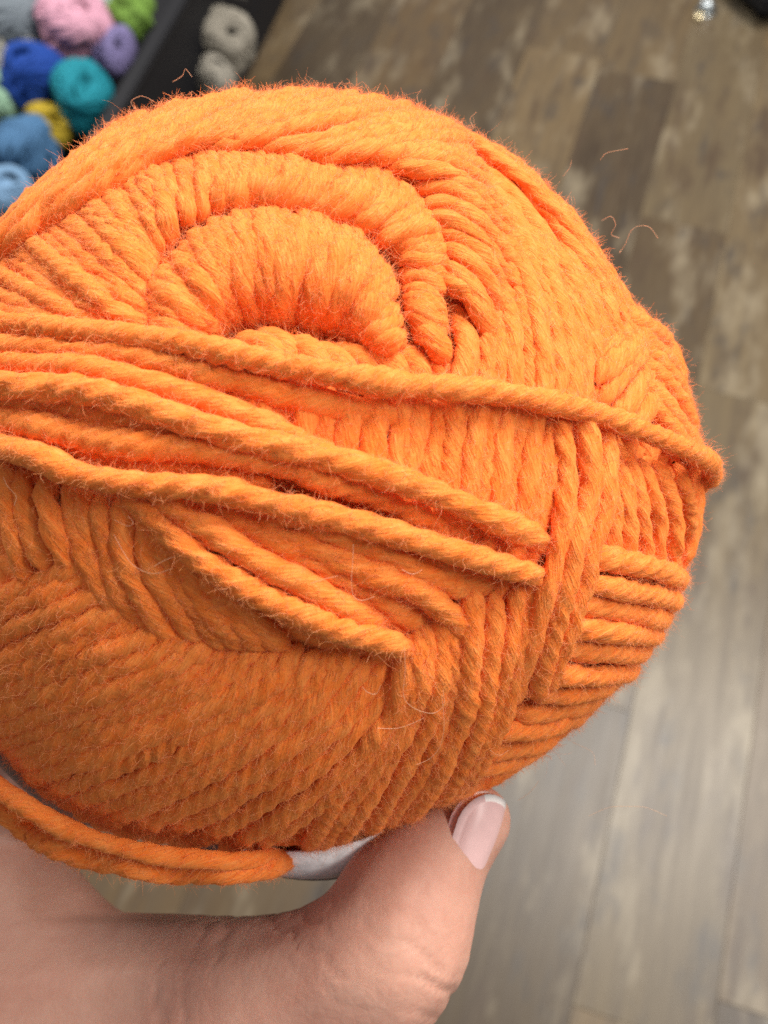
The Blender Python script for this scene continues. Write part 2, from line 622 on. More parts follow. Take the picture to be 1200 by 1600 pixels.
hole_d, _ = surf(np.array(455.0), np.array(525.0), 0.0)
ax = hole_d
e1 = np.cross(ax, [0.3, 0.5, 0.8]); e1 /= np.linalg.norm(e1)
e2 = np.cross(ax, e1)
VV, QQ, UU, cnt = [], [], [], 0
for k in range(110):
    az = k / 110 * 2 * np.pi * 7.03
    tilt = math.radians(58 + 10 * math.sin(k * 1.7))
    nrm = ax * math.cos(tilt) + (e1 * math.cos(az) + e2 * math.sin(az)) * math.sin(tilt)
    f1 = np.cross(nrm, ax); f1 /= np.linalg.norm(f1)
    f2 = np.cross(nrm, f1)
    th = np.linspace(0, 2 * np.pi, 260)
    off = rng.uniform(-0.12, 0.12)
    d = (np.cos(th)[:, None] * f1 + np.sin(th)[:, None] * f2) * math.sqrt(1 - off * off) + nrm * off
    lift = -0.0016 + 0.0004 * np.sin(th * 2 + k) + dimple(d) * 1.1 - 0.0006 * ((d @ BW) > 0.25)
    P = BC + d * (R * base_scale(d) + lift)[:, None]
    V, q, UV, data = tube(P, d, YR, nseg=8, lobe=0.12, phase=k)
    VV.append(V - BC); QQ.append(q + cnt); UU.append(UV); cnt += len(V)
o = mesh_obj('winding_layer', np.vstack(VV), np.vstack(QQ), ORANGE, ball, uv=np.vstack(UU))
o['kind'] = 'stuff'

# outer rim roll
patch([[(-60, 430), (0, 365), (90, 272), (180, 195)], [(60, 370), (150, 285), (250, 208), (340, 158)],
       [(200, 270), (300, 222), (400, 182), (480, 150)], [(300, 242), (420, 215), (540, 184), (640, 170)],
       [(420, 247), (520, 238), (620, 215), (705, 205)], [(570, 262), (632, 252), (700, 258), (760, 292)],
       [(640, 310), (690, 306), (742, 330), (782, 378)], [(672, 368), (708, 372), (752, 404), (785, 456)],
       [(688, 430), (716, 444), (750, 486), (772, 540)]],
      34, [[-1.6, 0.8, 1.4, 1.1, 0.0]] * 4 + [[-1.6, 0.8, 1.8, 1.9, -0.4]] + [[-1.6, 0.9, 2.0, 2.0, -1.2]] * 4, ext=(0, 12), ext_lift=-0.004, r=0.0014, pj=2.4)
# wall to the right of the hollow
patch([[(690, 470), (715, 500), (726, 545), (715, 605), (700, 680), (690, 770), (672, 870)],
       [(745, 440), (772, 490), (783, 545), (780, 610), (765, 700), (755, 790), (735, 890)],
       [(770, 360), (815, 440), (835, 520), (835, 610), (820, 700), (805, 800), (780, 900)],
       [(790, 330), (850, 420), (885, 520), (890, 610), (872, 700), (848, 800), (822, 900)],
       [(760, 255), (850, 352), (910, 450), (937, 540), (935, 630), (912, 720), (880, 860)]],
      13, [-2.6, -1.3, 0.5, 0.5, 0.2, 0.2, -0.3], r=0.00145)
patch([[(770, 262), (855, 352), (915, 450), (945, 540), (948, 630)],
       [(730, 215), (830, 300), (915, 398), (965, 490), (985, 580)],
       [(700, 190), (800, 255), (885, 340), (950, 430), (1000, 520)]],
      7, [[-2.8, -2.4, -1.0, 0.1, -0.2], [-1.2, -0.1, 0.5, 0.4, -0.2], [0.0, 0.5, 0.7, 0.4, -0.2]], ext=(8, 0), r=0.00145)
# second roll
patch([[(-30, 470), (40, 490), (110, 505), (190, 520)], [(20, 400), (90, 450), (150, 490), (230, 522)],
       [(70, 350), (140, 410), (200, 465), (270, 525)], [(125, 308), (175, 360), (215, 410), (245, 455)],
       [(190, 268), (220, 320), (240, 370), (250, 415)], [(260, 245), (275, 290), (280, 335), (275, 370)],
       [(340, 235), (345, 270), (335, 310), (325, 345)], [(420, 240), (415, 270), (400, 300), (380, 335)],
       [(500, 245), (490, 275), (465, 305), (430, 335)], [(580, 255), (565, 290), (535, 320), (490, 342)],
       [(645, 290), (625, 320), (590, 345), (550, 362)], [(688, 350), (665, 360), (630, 370), (590, 388)],
       [(702, 410), (675, 400), (645, 400), (610, 412)], [(702, 460), (680, 445), (655, 435), (622, 440)],
       [(695, 520), (678, 505), (655, 482), (628, 480)], [(705, 575), (690, 552), (668, 525), (640, 512)]],
      54, [-1.3, 0.5, 0.9, 0.2, -2.2], r=0.00128, pj=1.8, lj=0.2, flat=0.85)
# inner roll, fanning into the hollow
patch([[(232, 500), (265, 520), (300, 535), (330, 548)], [(238, 440), (275, 475), (310, 510), (345, 540)],
       [(260, 400), (300, 440), (330, 480), (352, 528)], [(300, 360), (325, 410), (348, 460), (368, 522)],
       [(350, 335), (365, 390), (378, 450), (392, 518)], [(410, 322), (412, 380), (412, 450), (417, 518)],
       [(470, 325), (460, 390), (450, 450), (446, 518)], [(530, 345), (510, 400), (490, 460), (476, 522)],
       [(562, 365), (540, 420), (515, 470), (500, 528)], [(597, 395), (572, 440), (545, 490), (530, 538)],
       [(614, 440), (590, 470), (565, 510), (550, 548)], [(627, 490), (605, 505), (580, 525), (565, 553)],
       [(632, 530), (614, 538), (597, 548), (580, 560)]],
      34, [-1.4, 1.0, 0.9, -1.0, -5.5], r=0.00125, pj=1.8, lj=0.2, flat=0.85)
# lip below the hollow
patch([[(360, 545), (395, 535), (425, 545), (440, 590)], [(450, 548), (490, 548), (520, 560), (540, 600)],
       [(560, 575), (600, 560), (640, 562), (660, 605)], [(650, 545), (680, 545), (705, 565), (710, 610)]],
      9, [-3.6, -1.4, -0.4, 0.0])
# side below the long top strand
patch([[(300, 560), (300, 620), (280, 690)], [(430, 590), (425, 645), (415, 700)], [(560, 605), (552, 680), (535, 750)],
       [(680, 610), (668, 700), (640, 810)]],
      13, [0.0, 0.3, -0.2])
# herringbone on the right
patch([[(965, 490), (1010, 512), (1055, 552), (1088, 612)], [(985, 560), (1030, 590), (1068, 640), (1098, 690)],
       [(1000, 620), (1030, 650), (1062, 688), (1098, 718)]],
      6, [0.0, 0.9, 0.9, 0.3], ext=(0, 25))
patch([[(930, 565), (960, 532), (985, 507), (1002, 482)], [(940, 640), (975, 600), (1000, 566), (1018, 540)],
       [(985, 672), (1010, 642), (1022, 612), (1032, 590)]],
      5, [0.1, 0.7, 0.7, -0.6])
# steep strands under it
patch([[(952, 715), (957, 780), (954, 850), (945, 900)], [(985, 712), (1005, 770), (1015, 830), (1012, 895)],
       [(1030, 715), (1055, 770), (1066, 830), (1058, 900)], [(1082, 730), (1098, 780), (1097, 840), (1082, 895)]],
      7, [-0.6, 0.2, 0.3, -0.2])
# level strands at the right edge
patch([[(905, 868), (970, 878), (1030, 893), (1078, 912)], [(895, 905), (960, 915), (1020, 928), (1066, 942)],
       [(885, 950), (950, 962), (1008, 972), (1046, 980)], [(872, 992), (936, 1002), (986, 1008), (1026, 1010)],
       [(848, 1040), (906, 1046), (956, 1045), (998, 1040)], [(828, 1082), (878, 1084), (926, 1078), (972, 1066)]],
      7, [0.6, 1.4, 1.4, 1.0], ext=(0, 40), jit=1.0)
patch([[(790, 1115), (850, 1112), (910, 1100), (950, 1088)], [(735, 1190), (795, 1182), (848, 1165), (895, 1142)],
       [(680, 1258), (730, 1240), (775, 1225), (815, 1205)]],
      6, [-0.2, 0.3, 0.3, 0.0], ext=(0, 35))
# steep strands on the lower right
patch([[(642, 985), (637, 1060), (600, 1140), (540, 1230), (480, 1325)], [(690, 955), (690, 1050), (670, 1130), (630, 1220), (580, 1305)],
       [(750, 915), (745, 1020), (735, 1110), (700, 1200), (650, 1282)], [(835, 920), (812, 1030), (785, 1120), (750, 1200), (712, 1258)]],
      10, [0.2, 1.0, 0.5, 0.2, -0.2], ext=(0, 25), lobe=0.22, flat=0.9, r=0.00145)
# lower body
patch([[(150, 870), (100, 895), (40, 920), (-40, 950)], [(215, 955), (130, 985), (50, 1020), (-40, 1058)],
       [(330, 1000), (230, 1045), (110, 1090), (-20, 1138)], [(430, 1005), (350, 1075), (220, 1140), (50, 1205)],
       [(530, 1010), (450, 1100), (310, 1190), (130, 1272)], [(610, 1030), (530, 1140), (410, 1230), (240, 1318)],
       [(650, 1060), (590, 1160), (490, 1258), (380, 1335)]],
      21, [-0.7, 0.3, 0.3, 0.0], ext=(0, 30), r=0.00148, flat=0.9, lobe=0.25, pj=2.2)
# strands that drop from the bundle and make the V
patch([[(10, 715), (15, 790), (30, 860), (50, 915)], [(80, 740), (90, 800), (115, 862), (140, 905)],
       [(130, 755), (140, 830), (165, 912), (210, 968)], [(200, 770), (205, 860), (240, 942), (290, 1008)],
       [(260, 830), (290, 900), (330, 962), (380, 1012)], [(340, 890), (370, 940), (410, 982), (452, 1014)]],
      12, [0.2, 0.5, 0.5, -0.6], lobe=0.27)
# strands lying over one another on the shoulder
patch([[(240, 770), (400, 850), (520, 915), (640, 985)], [(330, 775), (460, 835), (570, 890), (690, 960)],
       [(430, 790), (560, 845), (660, 885), (770, 925)]],
      5, [0.0, 0.8, 0.9, -0.4])
patch([[(-60, 530), (80, 535), (220, 570), (360, 620)], [(-60, 620), (80, 640), (240, 670), (420, 700)], [(-60, 690), (60, 700), (240, 735), (430, 770)]],
      8, [0.3, 0.5, 0.5, 0.0], ext=(30, 0))
strand([(-60, 540), (100, 546), (250, 567), (400, 607), (560, 642), (700, 662)], [0.8, 1.0, 1.3, 1.0, 0.2, -2.0], ext=(40, 0))
strand([(-60, 568), (80, 570), (180, 586), (300, 620), (420, 668), (520, 715), (620, 770)], [1.0, 1.5, 1.8, 1.8, 1.6, 0.6, -1.5], ext=(40, 0))
strand([(-60, 642), (60, 668), (180, 692), (300, 702), (420, 722), (520, 752), (640, 800), (740, 845)], [1.2, 1.6, 1.8, 1.8, 1.6, 1.2, 0.4, -1.2], ext=(40, 0))
strand([(-60, 598), (60, 605), (160, 617), (300, 660), (400, 690), (500, 712), (600, 742), (700, 780), (800, 824), (850, 848), (895, 872)],
       [2.2, 2.6, 2.8, 3.0, 3.1, 3.2, 3.2, 3.0, 2.2, 0.5, -1.3], r=0.00148, lobe=0.27, ext=(40, 0), fuzz=14, jit=1.0)
strand([(-60, 680), (60, 715), (140, 747), (230, 758), (350, 768), (450, 792), (600, 828), (700, 858), (800, 888), (855, 906), (905, 926)],
       [2.8, 3.0, 3.2, 3.2, 3.2, 3.2, 3.2, 3.0, 2.4, 0.6, -1.3], r=0.00148, lobe=0.27, ext=(40, 0), fuzz=14, jit=1.0)
strand([(190, 762), (262, 828), (330, 885), (420, 938), (520, 978), (595, 1000), (632, 1012), (668, 1024)],
       [0.2, 2.2, 3.0, 3.2, 3.2, 2.4, 0.6, -1.4], r=0.00148, lobe=0.27, fuzz=14, jit=1.0)
strand([(215, 755), (300, 812), (380, 862), (470, 912), (545, 952), (605, 985)], [0.2, 1.8, 2.5, 2.5, 2.2, 0.6], fuzz=14)
strand([(400, 815), (480, 855), (560, 888), (640, 918), (690, 948), (722, 978), (742, 1005)], [0.2, 1.2, 1.6, 1.8, 1.3, 0.0, -1.5], r=0.00148, lobe=0.27, fuzz=14)
strand([(905, 635), (921, 700), (921, 770), (902, 850), (882, 920), (858, 1010), (834, 1090)], [0.8, 1.8, 2.2, 2.6, 2.4, 1.8, 0.4], fuzz=14)
strand([(942, 640), (952, 720), (942, 800), (922, 862), (906, 930), (882, 1000), (850, 1085)], [0.6, 1.6, 2.0, 2.4, 2.2, 1.6, 0.4], fuzz=14)
strand([(872, 640), (882, 720), (882, 800), (870, 870), (850, 940), (820, 1030), (800, 1100)], [0.5, 1.2, 1.6, 2.0, 1.8, 1.0, 0.0], fuzz=14)
strand([(-60, 500), (80, 514), (200, 525), (300, 540), (450, 572), (600, 597), (750, 612), (850, 627), (950, 652), (1040, 688), (1108, 722)],
       [0.8, 1.2, 1.8, 2.6, 3.0, 3.0, 2.8, 2.6, 2.6, 3.0, 3.6], r=0.00148, lobe=0.27, ext=(40, 45), ext_lift=0.0006, fuzz=14, jit=0.8)
# loose doubled strand hanging over the paper band, lower left
LOOSE = []
strand([(-90, 1150), (-20, 1216), (60, 1272), (150, 1313), (260, 1338), (360, 1345), (440, 1340)], [4.4, 4.6, 4.6, 4.4, 4.0, 3.2, 1.0], r=0.0014, ext=(30, 14), fuzz=14, jit=1.0)
strand([(-90, 1190), (-20, 1258), (60, 1310), (150, 1342), (260, 1362), (360, 1362), (450, 1346)], [5.4, 5.8, 5.8, 5.6, 5.0, 4.2, 1.4], r=0.0016, lobe=0.27, ext=(30, 14), fuzz=16, jit=1.0)

# long single fibres that stand off the ball
def wisp(px, lift, r=0.000022, mat=WISP):
    px = np.asarray(px, float)
    c = catmull(px, 40)
    d, rad = surf(c[:, 0], c[:, 1], np.full(40, lift * 0.001))
    P = BC + d * rad[:, None]
    # points outside the outline keep their own pixel at the limb's depth
    x, y, dep = project(P)
    miss = np.hypot(x - c[:, 0], y - c[:, 1]) > 2
    if miss.any():
        P[miss] = at(c[miss, 0], c[miss, 1], dep[miss])
    P = smooth_path(P, 2)
    K = len(P)
    cu = bpy.data.hair_curves.new('stray_fibre')
    cu.add_curves([K])
    cu.attributes['position'].data.foreach_set('vector', (P - BC).astype(np.float32).ravel())
    ra = cu.attributes.get('radius') or cu.attributes.new('radius', 'FLOAT', 'POINT')
    ra.data.foreach_set('value', np.full(K, r, np.float32))
    cu.materials.append(mat)
    ob = bpy.data.objects.new('stray_fibre', cu)
    COL.objects.link(ob)
    ob.parent = ball


WL = [([(178, 835), (190, 858), (205, 880), (225, 893), (245, 896), (270, 888)], 3.0),
      ([(178, 812), (200, 822), (208, 816), (200, 806)], 3.0),
      ([(240, 885), (258, 875), (272, 870)], 3.5),
      ([(552, 850), (551, 880), (549, 910), (552, 930), (562, 938), (575, 936), (585, 932)], 4.0),
      ([(632, 1010), (633, 1050), (630, 1085), (640, 1102), (660, 1112), (680, 1114), (694, 1100), (692, 1078)], 4.0),
      ([(690, 1085), (694, 1130), (688, 1165), (672, 1185), (650, 1195)], 3.0),
      ([(566, 1073), (575, 1082), (588, 1084), (595, 1070)], 3.5),
      ([(590, 1138), (620, 1138), (645, 1130), (662, 1122)], 2.6),
      ([(485, 912), (505, 905), (528, 900)], 4.0),
      ([(628, 890), (645, 897), (660, 890)], 4.0),
      ([(940, 345), (955, 338), (962, 352), (955, 366), (968, 372)], 2.0),
      ([(968, 395), (978, 380), (985, 362), (998, 353), (1015, 355), (1028, 372)], 2.0),
      ([(938, 250), (946, 240), (960, 236), (982, 232)], 2.0),
      ([(880, 275), (890, 262), (893, 250)], 2.0),
      ([(270, 128), (285, 118), (290, 108), (300, 120)], 2.0),
      ([(210, 170), (205, 158), (222, 150), (240, 158)], 2.0),
      ([(895, 1160), (925, 1175), (930, 1195)], 2.0),
      ([(920, 1275), (950, 1262), (980, 1260), (1010, 1262), (1042, 1275)], 2.0),
      ([(810, 1250), (828, 1238), (842, 1220)], 2.0),
      ([(655, 165), (652, 150), (658, 140)], 2.0),
      ([(740, 200), (735, 185), (745, 175)], 2.0),
      ([(5, 745), (12, 760), (25, 775), (22, 790)], 3.0),
      ([(765, 1172), (780, 1180), (795, 1172)], 2.5)]
for p, l in WL:
    wisp(p, l)

# paper band round the waist of the ball
b0, _ = surf(np.array([-5.0, 130.0, 470.0, 600.0, 770.0]), np.array([1172.0, 1290.0, 1347.0, 1315.0, 1248.0]), np.zeros(5))
bn = BW * math.cos(math.radians(11)) - BV * math.sin(math.radians(11))
bh = b0[2] @ bn
g1 = np.cross(bn, BU); g1 /= np.linalg.norm(g1)
g2 = np.cross(bn, g1)
th = np.linspace(0, 2 * np.pi, 181)


def band_rows(offs, lifts, sel):
    rows = []
    for of, lf in zip(offs, lifts):
        h = bh + of
        d = (np.cos(th)[:, None] * g1 + np.sin(th)[:, None] * g2) * math.sqrt(max(1e-4, 1 - h * h)) + bn * h
        az_ = np.degrees(np.arctan2(d @ BV, d @ BU))
        g_ = np.maximum(np.exp(-((az_ - 82) / np.where(az_ > 82, 22, 15)) ** 2), 0.66 * np.exp(-((az_ - 140) / 30) ** 2))
        rows.append((d * (R * base_scale(d) + (-1.2 + (lf + 1.2) * g_) * 0.001)[:, None])[sel])
    return rows


def band_mesh(name, offs, lifts, mat, parent, sel=slice(None)):
    rows = band_rows(offs, lifts, sel) + band_rows(offs[::-1], [l - 0.35 for l in lifts[::-1]], sel)
    n, m = len(rows[0]), len(rows)
    V = np.vstack(rows)
    q = []
    for r_ in range(m):
        r2 = (r_ + 1) % m
        for i in range(n - 1):
            q.append((r_ * n + i, r_ * n + i + 1, r2 * n + i + 1, r2 * n + i))
    return mesh_obj(name, V, q, mat, parent)


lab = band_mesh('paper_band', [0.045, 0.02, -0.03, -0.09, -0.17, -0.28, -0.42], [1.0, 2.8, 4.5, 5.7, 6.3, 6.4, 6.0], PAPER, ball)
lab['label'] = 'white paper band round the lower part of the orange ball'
band_mesh('printed_stripe', [-0.13, -0.18, -0.25], [6.3, 6.6, 6.7], BAND_DARK, lab)
lab.data.materials.append(BAND_DARK)               # dark brown for the band's lower left faces
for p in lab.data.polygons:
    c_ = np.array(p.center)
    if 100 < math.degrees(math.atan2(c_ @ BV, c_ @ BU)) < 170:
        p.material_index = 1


# ------------------------------------------------------------------ hand
def back(px, py, r):
    rr = ray(np.array(float(px)), np.array(float(py))); rr = rr / np.linalg.norm(rr)
    oc = CAM - BC
    b = rr @ oc
    rad = R + 0.0025 + r
    disc = max(b * b - (oc @ oc - rad * rad), 0)
    return CAM + rr * (-b + math.sqrt(disc))


def pt(x, y, d):
    return at(np.array(float(x)), np.array(float(y)), np.array(float(d)))


chains = []
thumb = [(pt(60, 1640, .168), .022), (pt(230, 1600, .158), .0165), (pt(390, 1588, .149), .0142), (pt(500, 1544, .1445), .0117),
         (pt(596, 1493, .1425), .0116), (pt(634, 1412, .1445), .0104), (pt(682, 1340, .1475), .0078), (pt(745, 1281, .1500), .0055)]
chains.append(thumb)
wrist = [(pt(-260, 2150, .185), .026), (pt(-120, 1900, .178), .026), (pt(20, 1700, .172), .024), (pt(60, 1640, .168), .022)]
chains.append(wrist)
chains.append([(pt(60, 1640, .168), .022), (pt(20, 1470, .182), .0160), (pt(6, 1350, .197), .0118), (back(125, 1130, .0095), .0095), (back(170, 990, .0090), .0090), (back(300, 870, .0082), .0082), (back(400, 790, .0075), .0072)])
chains.append([(pt(20, 1700, .175), .022), (pt(-70, 1420, .196), .0165), (pt(-60, 1240, .205), .0120), (back(20, 1020, .0100), .0100), (back(140, 850, .0090), .0090), (back(270, 730, .0083), .0083), (back(370, 660, .0075), .0072)])
chains.append([(pt(-40, 1720, .182), .022), (pt(-170, 1400, .205), .0160), (pt(-140, 1160, .214), .0115), (back(-10, 900, .0094), .0094), (back(120, 720, .0086), .0086), (back(250, 600, .0080), .0080), (back(330, 540, .0072), .0070)])
chains.append([(pt(-90, 1740, .188), .021), (pt(-250, 1380, .212), .0150), (pt(-200, 1080, .218), .0100), (back(-20, 780, .0082), .0082), (back(90, 610, .0074), .0074), (back(190, 500, .0070), .0068), (back(240, 450, .0064), .0062)])
# web between thumb and index
chains.append([(pt(200, 1600, .160), .0155), (pt(100, 1548, .170), .0140), (pt(30, 1440, .182), .0125)])
chains.append([(pt(270, 1570, .158), .0110), (pt(130, 1503, .172), .0100), (pt(42, 1400, .186), .0095)])

bm = bmesh.new()


def rounded_chain(bm, ch):
    for (a, ra), (b, rb) in zip(ch[:-1], ch[1:]):
        L = np.linalg.norm(b - a)
        k = max(2, int(L / 0.0016))
        for i in range(k + 1):
            u = i / k
            p = a * (1 - u) + b * u
            bmesh.ops.create_icosphere(bm, subdivisions=2, radius=ra * (1 - u) + rb * u, matrix=Matrix.Translation(Vector(p - BC)))


# smooth the chains first
for ch in chains:
    P = np.array([np.append(p, r_) for p, r_ in ch])
    Q = catmull(P, (len(P) - 1) * 4 + 1)
    rounded_chain(bm, [(q[:3], q[3]) for q in Q])
me = bpy.data.meshes.new('hand_raw')
bm.to_mesh(me); bm.free()
tmp = bpy.data.objects.new('hand_raw', me)
COL.objects.link(tmp)
md = tmp.modifiers.new('r', 'REMESH'); md.mode = 'VOXEL'; md.voxel_size = 0.0008
ms = tmp.modifiers.new('s', 'SMOOTH'); ms.factor = 0.5; ms.iterations = 22
dg = bpy.context.evaluated_depsgraph_get()
hm = bpy.data.meshes.new_from_object(tmp.evaluated_get(dg))
bpy.data.objects.remove(tmp)
hm.name = 'hand'
# fine folds of skin across the thumb's joints
hv = np.empty(len(hm.vertices) * 3, np.float32); hm.vertices.foreach_get('co', hv); hv = hv.reshape(-1, 3)
hn = np.empty(len(hm.vertices) * 3, np.float32); hm.vertex_normals.foreach_get('vector', hn); hn = hn.reshape(-1, 3)
for (jp, nx, depth_, wl, spread) in ((thumb[4][0], thumb[5][0], 0.00042, 0.0031, 0.0055), (thumb[2][0], thumb[3][0], 0.0003, 0.0042, 0.007)):
    tdir = (nx - jp) / np.linalg.norm(nx - jp)
    q_ = hv - (jp - BC)
    sl = q_ @ tdir
    rd_ = np.linalg.norm(q_ - sl[:, None] * tdir, axis=1)
    sl = sl + 0.0006 * np.sin(q_[:, 0] * 900 + q_[:, 2] * 700) + 0.0004 * np.sin(q_[:, 1] * 1700)
    amp = depth_ * np.exp(-(sl / spread) ** 2) * (rd_ < 0.020) * (0.6 + 0.4 * np.sin(q_[:, 0] * 420 + q_[:, 1] * 300))
    hv = hv - hn * (amp * np.clip(np.cos(2 * np.pi * sl / wl), 0, 1) ** 3)[:, None]
hm.vertices.foreach_set('co', hv.astype(np.float32).ravel())
hm.update()
hm.polygons.foreach_set('use_smooth', np.ones(len(hm.polygons), bool))
hm.materials.clear()
hand = link_mesh('hand', hm, SKIN)
hand.location = BC
tag(hand, 'bare hand holding up the orange ball, thumb with short nail in front', 'hand')

# thumb nail: a curved plate on the outer side of the last joint
from mathutils.bvhtree import BVHTree
dg.update()
bvh = BVHTree.FromPolygons([v.co for v in hm.vertices], [p.vertices for p in hm.polygons])


def on_hand(x, y):
    o_ = Vector(CAM - BC); r_ = Vector(ray(np.array(float(x)), np.array(float(y)))).normalized()
    h = bvh.ray_cast(o_, r_)
    return h[0], h[1]


def nail():
    a = pt(738, 1392, .1450) - BC
    b = pt(796, 1246, .1485) - BC
    axis = b - a; axis /= np.linalg.norm(axis)
    out = RIGHT * 0.66 + DOWN * 0.22 - FWD * 0.70
    out -= axis * (out @ axis); out /= np.linalg.norm(out)
    side = np.cross(axis, out)
    c0 = np.array(on_hand(757, 1324)[0])
    hl, hw = 0.0072, 0.0052
    nr, na = 9, 36
    V, q = [], []
    for lay in (0.0, -0.0013):
        for i in range(nr):
            f = i / (nr - 1)
            for j in range(na):
                t_ = j / na * 2 * math.pi
                ex = 0.72                                  # between an oval and a rounded box
                u = math.copysign(abs(math.cos(t_)) ** ex, math.cos(t_)) * f
                w_ = math.copysign(abs(math.sin(t_)) ** ex, math.sin(t_)) * f
                wid = hw * (0.90 + 0.10 * u)
                o_ = c0 + axis * u * hl + side * w_ * wid
                p_ = o_ - out * ((w_ * wid) ** 2 / 0.0105 + max(0, u - 0.1) ** 2 * 0.0012)
                rim_ = max(0.0, (f - 0.72) / 0.28)
                free = min(1.0, max(0.0, (u - 0.35) / 0.5))
                p_ = p_ + out * (0.00050 - 0.0009 * rim_ ** 2 * (1 - free) + lay)
                V.append(p_)
    n1 = nr * na
    for lay in range(2):
        for i in range(nr - 1):
            for j in range(na):
                k = lay * n1 + i * na; j2 = (j + 1) % na
                f_ = (k + j, k + j2, k + na + j2, k + na + j)
                q.append(f_ if lay else f_[::-1])
    e = (nr - 1) * na
    for j in range(na):
        j2 = (j + 1) % na
        q.append((e + j, e + j2, n1 + e + j2, n1 + e + j))
    o = mesh_obj('thumb_nail', V, q, NAIL, hand)
    o.data.materials.append(NAILTIP)
    for p in o.data.polygons:
        if ((np.array(p.center) - c0) @ axis) > hl * 0.86:
            p.material_index = 1
    return o


nail()


# ------------------------------------------------------------------ display bins and the balls in them
def box_bm(bm, lo, hi, M=Matrix.Identity(4), bev=0.0):
    r_ = bmesh.ops.create_cube(bm, size=1.0)
    lo, hi = Vector(lo), Vector(hi)
    for v in r_['verts']:
        v.co = M @ Vector([(lo[k] + hi[k]) / 2 + v.co[k] * (hi[k] - lo[k]) for k in range(3)])
    if bev:
        es = {e for v in r_['verts'] for e in v.link_edges}
        bmesh.ops.bevel(bm, geom=list(es), offset=bev, segments=2, affect='EDGES')


def box_obj(name, lo, hi, mat, parent, bev=0.003):
    bm = bmesh.new()
    box_bm(bm, lo, hi, bev=bev)
    me = bpy.data.meshes.new(name)
    bm.to_mesh(me); bm.free()
    return link_mesh(name, me, mat, parent)


def bin_thing(label, pA, pB, z, depth_, back_len, near_len, wall_h):
    """open black bin; its right rim runs from pixel A (far) to pixel B (near) at height z"""
    A = at_z(np.array(float(pA[0])), np.array(float(pA[1])), z)
    B = at_z(np.array(float(pB[0])), np.array(float(pB[1])), z)
    d = A - B; L = np.linalg.norm(d[:2])
    ang = math.atan2(d[1], d[0]) - math.pi / 2
    root = empty('display_bin', (B[0], B[1], 0), (0, 0, ang))
    tag(root, label, 'bin', 'black display bins')
    y0, y1 = -near_len, L + back_len
    t = 0.012
    box_obj('side_wall', (-t, y0, 0.0), (0, y1, z - 0.012), BLACK, root)
    box_obj('side_wall', (-depth_, y0, 0.0), (-depth_ + t, y1, z - 0.012), BLACK, root)
    box_obj('end_wall', (-depth_ + t, y0, 0.0), (-t, y0 + t, z - 0.012), BLACK, root)
    box_obj('end_wall', (-depth_ + t, y1 - t, 0.0), (-t, y1, z - 0.012), BLACK, root)
    box_obj('bottom', (-depth_ + t, y0 + t, z - wall_h), (-t, y1 - t, z - wall_h + 0.01), BLACK, root)
    for x_ in (-t - 0.008, -depth_ - 0.006):
        box_obj('rim', (x_, y0 - 0.006, z - 0.012), (x_ + t + 0.014, y1 + 0.006, z), BLACK, root)
    return root


bin_thing('tall black display bin full of coloured yarn balls', (285, 0), (165, 205), 0.30, 0.75, 0.55, 0.35, 0.14)
bin_thing('low black display bin holding pale grey yarn balls', (388, 20), (314, 160), 0.10, 0.17, 0.25, 0.10, 0.09)


def yarn_mat(name, c):
    return yarn_material(name, c, tuple(x * 0.62 for x in c), tuple(min(1, x * 1.25 + 0.01) for x in c))


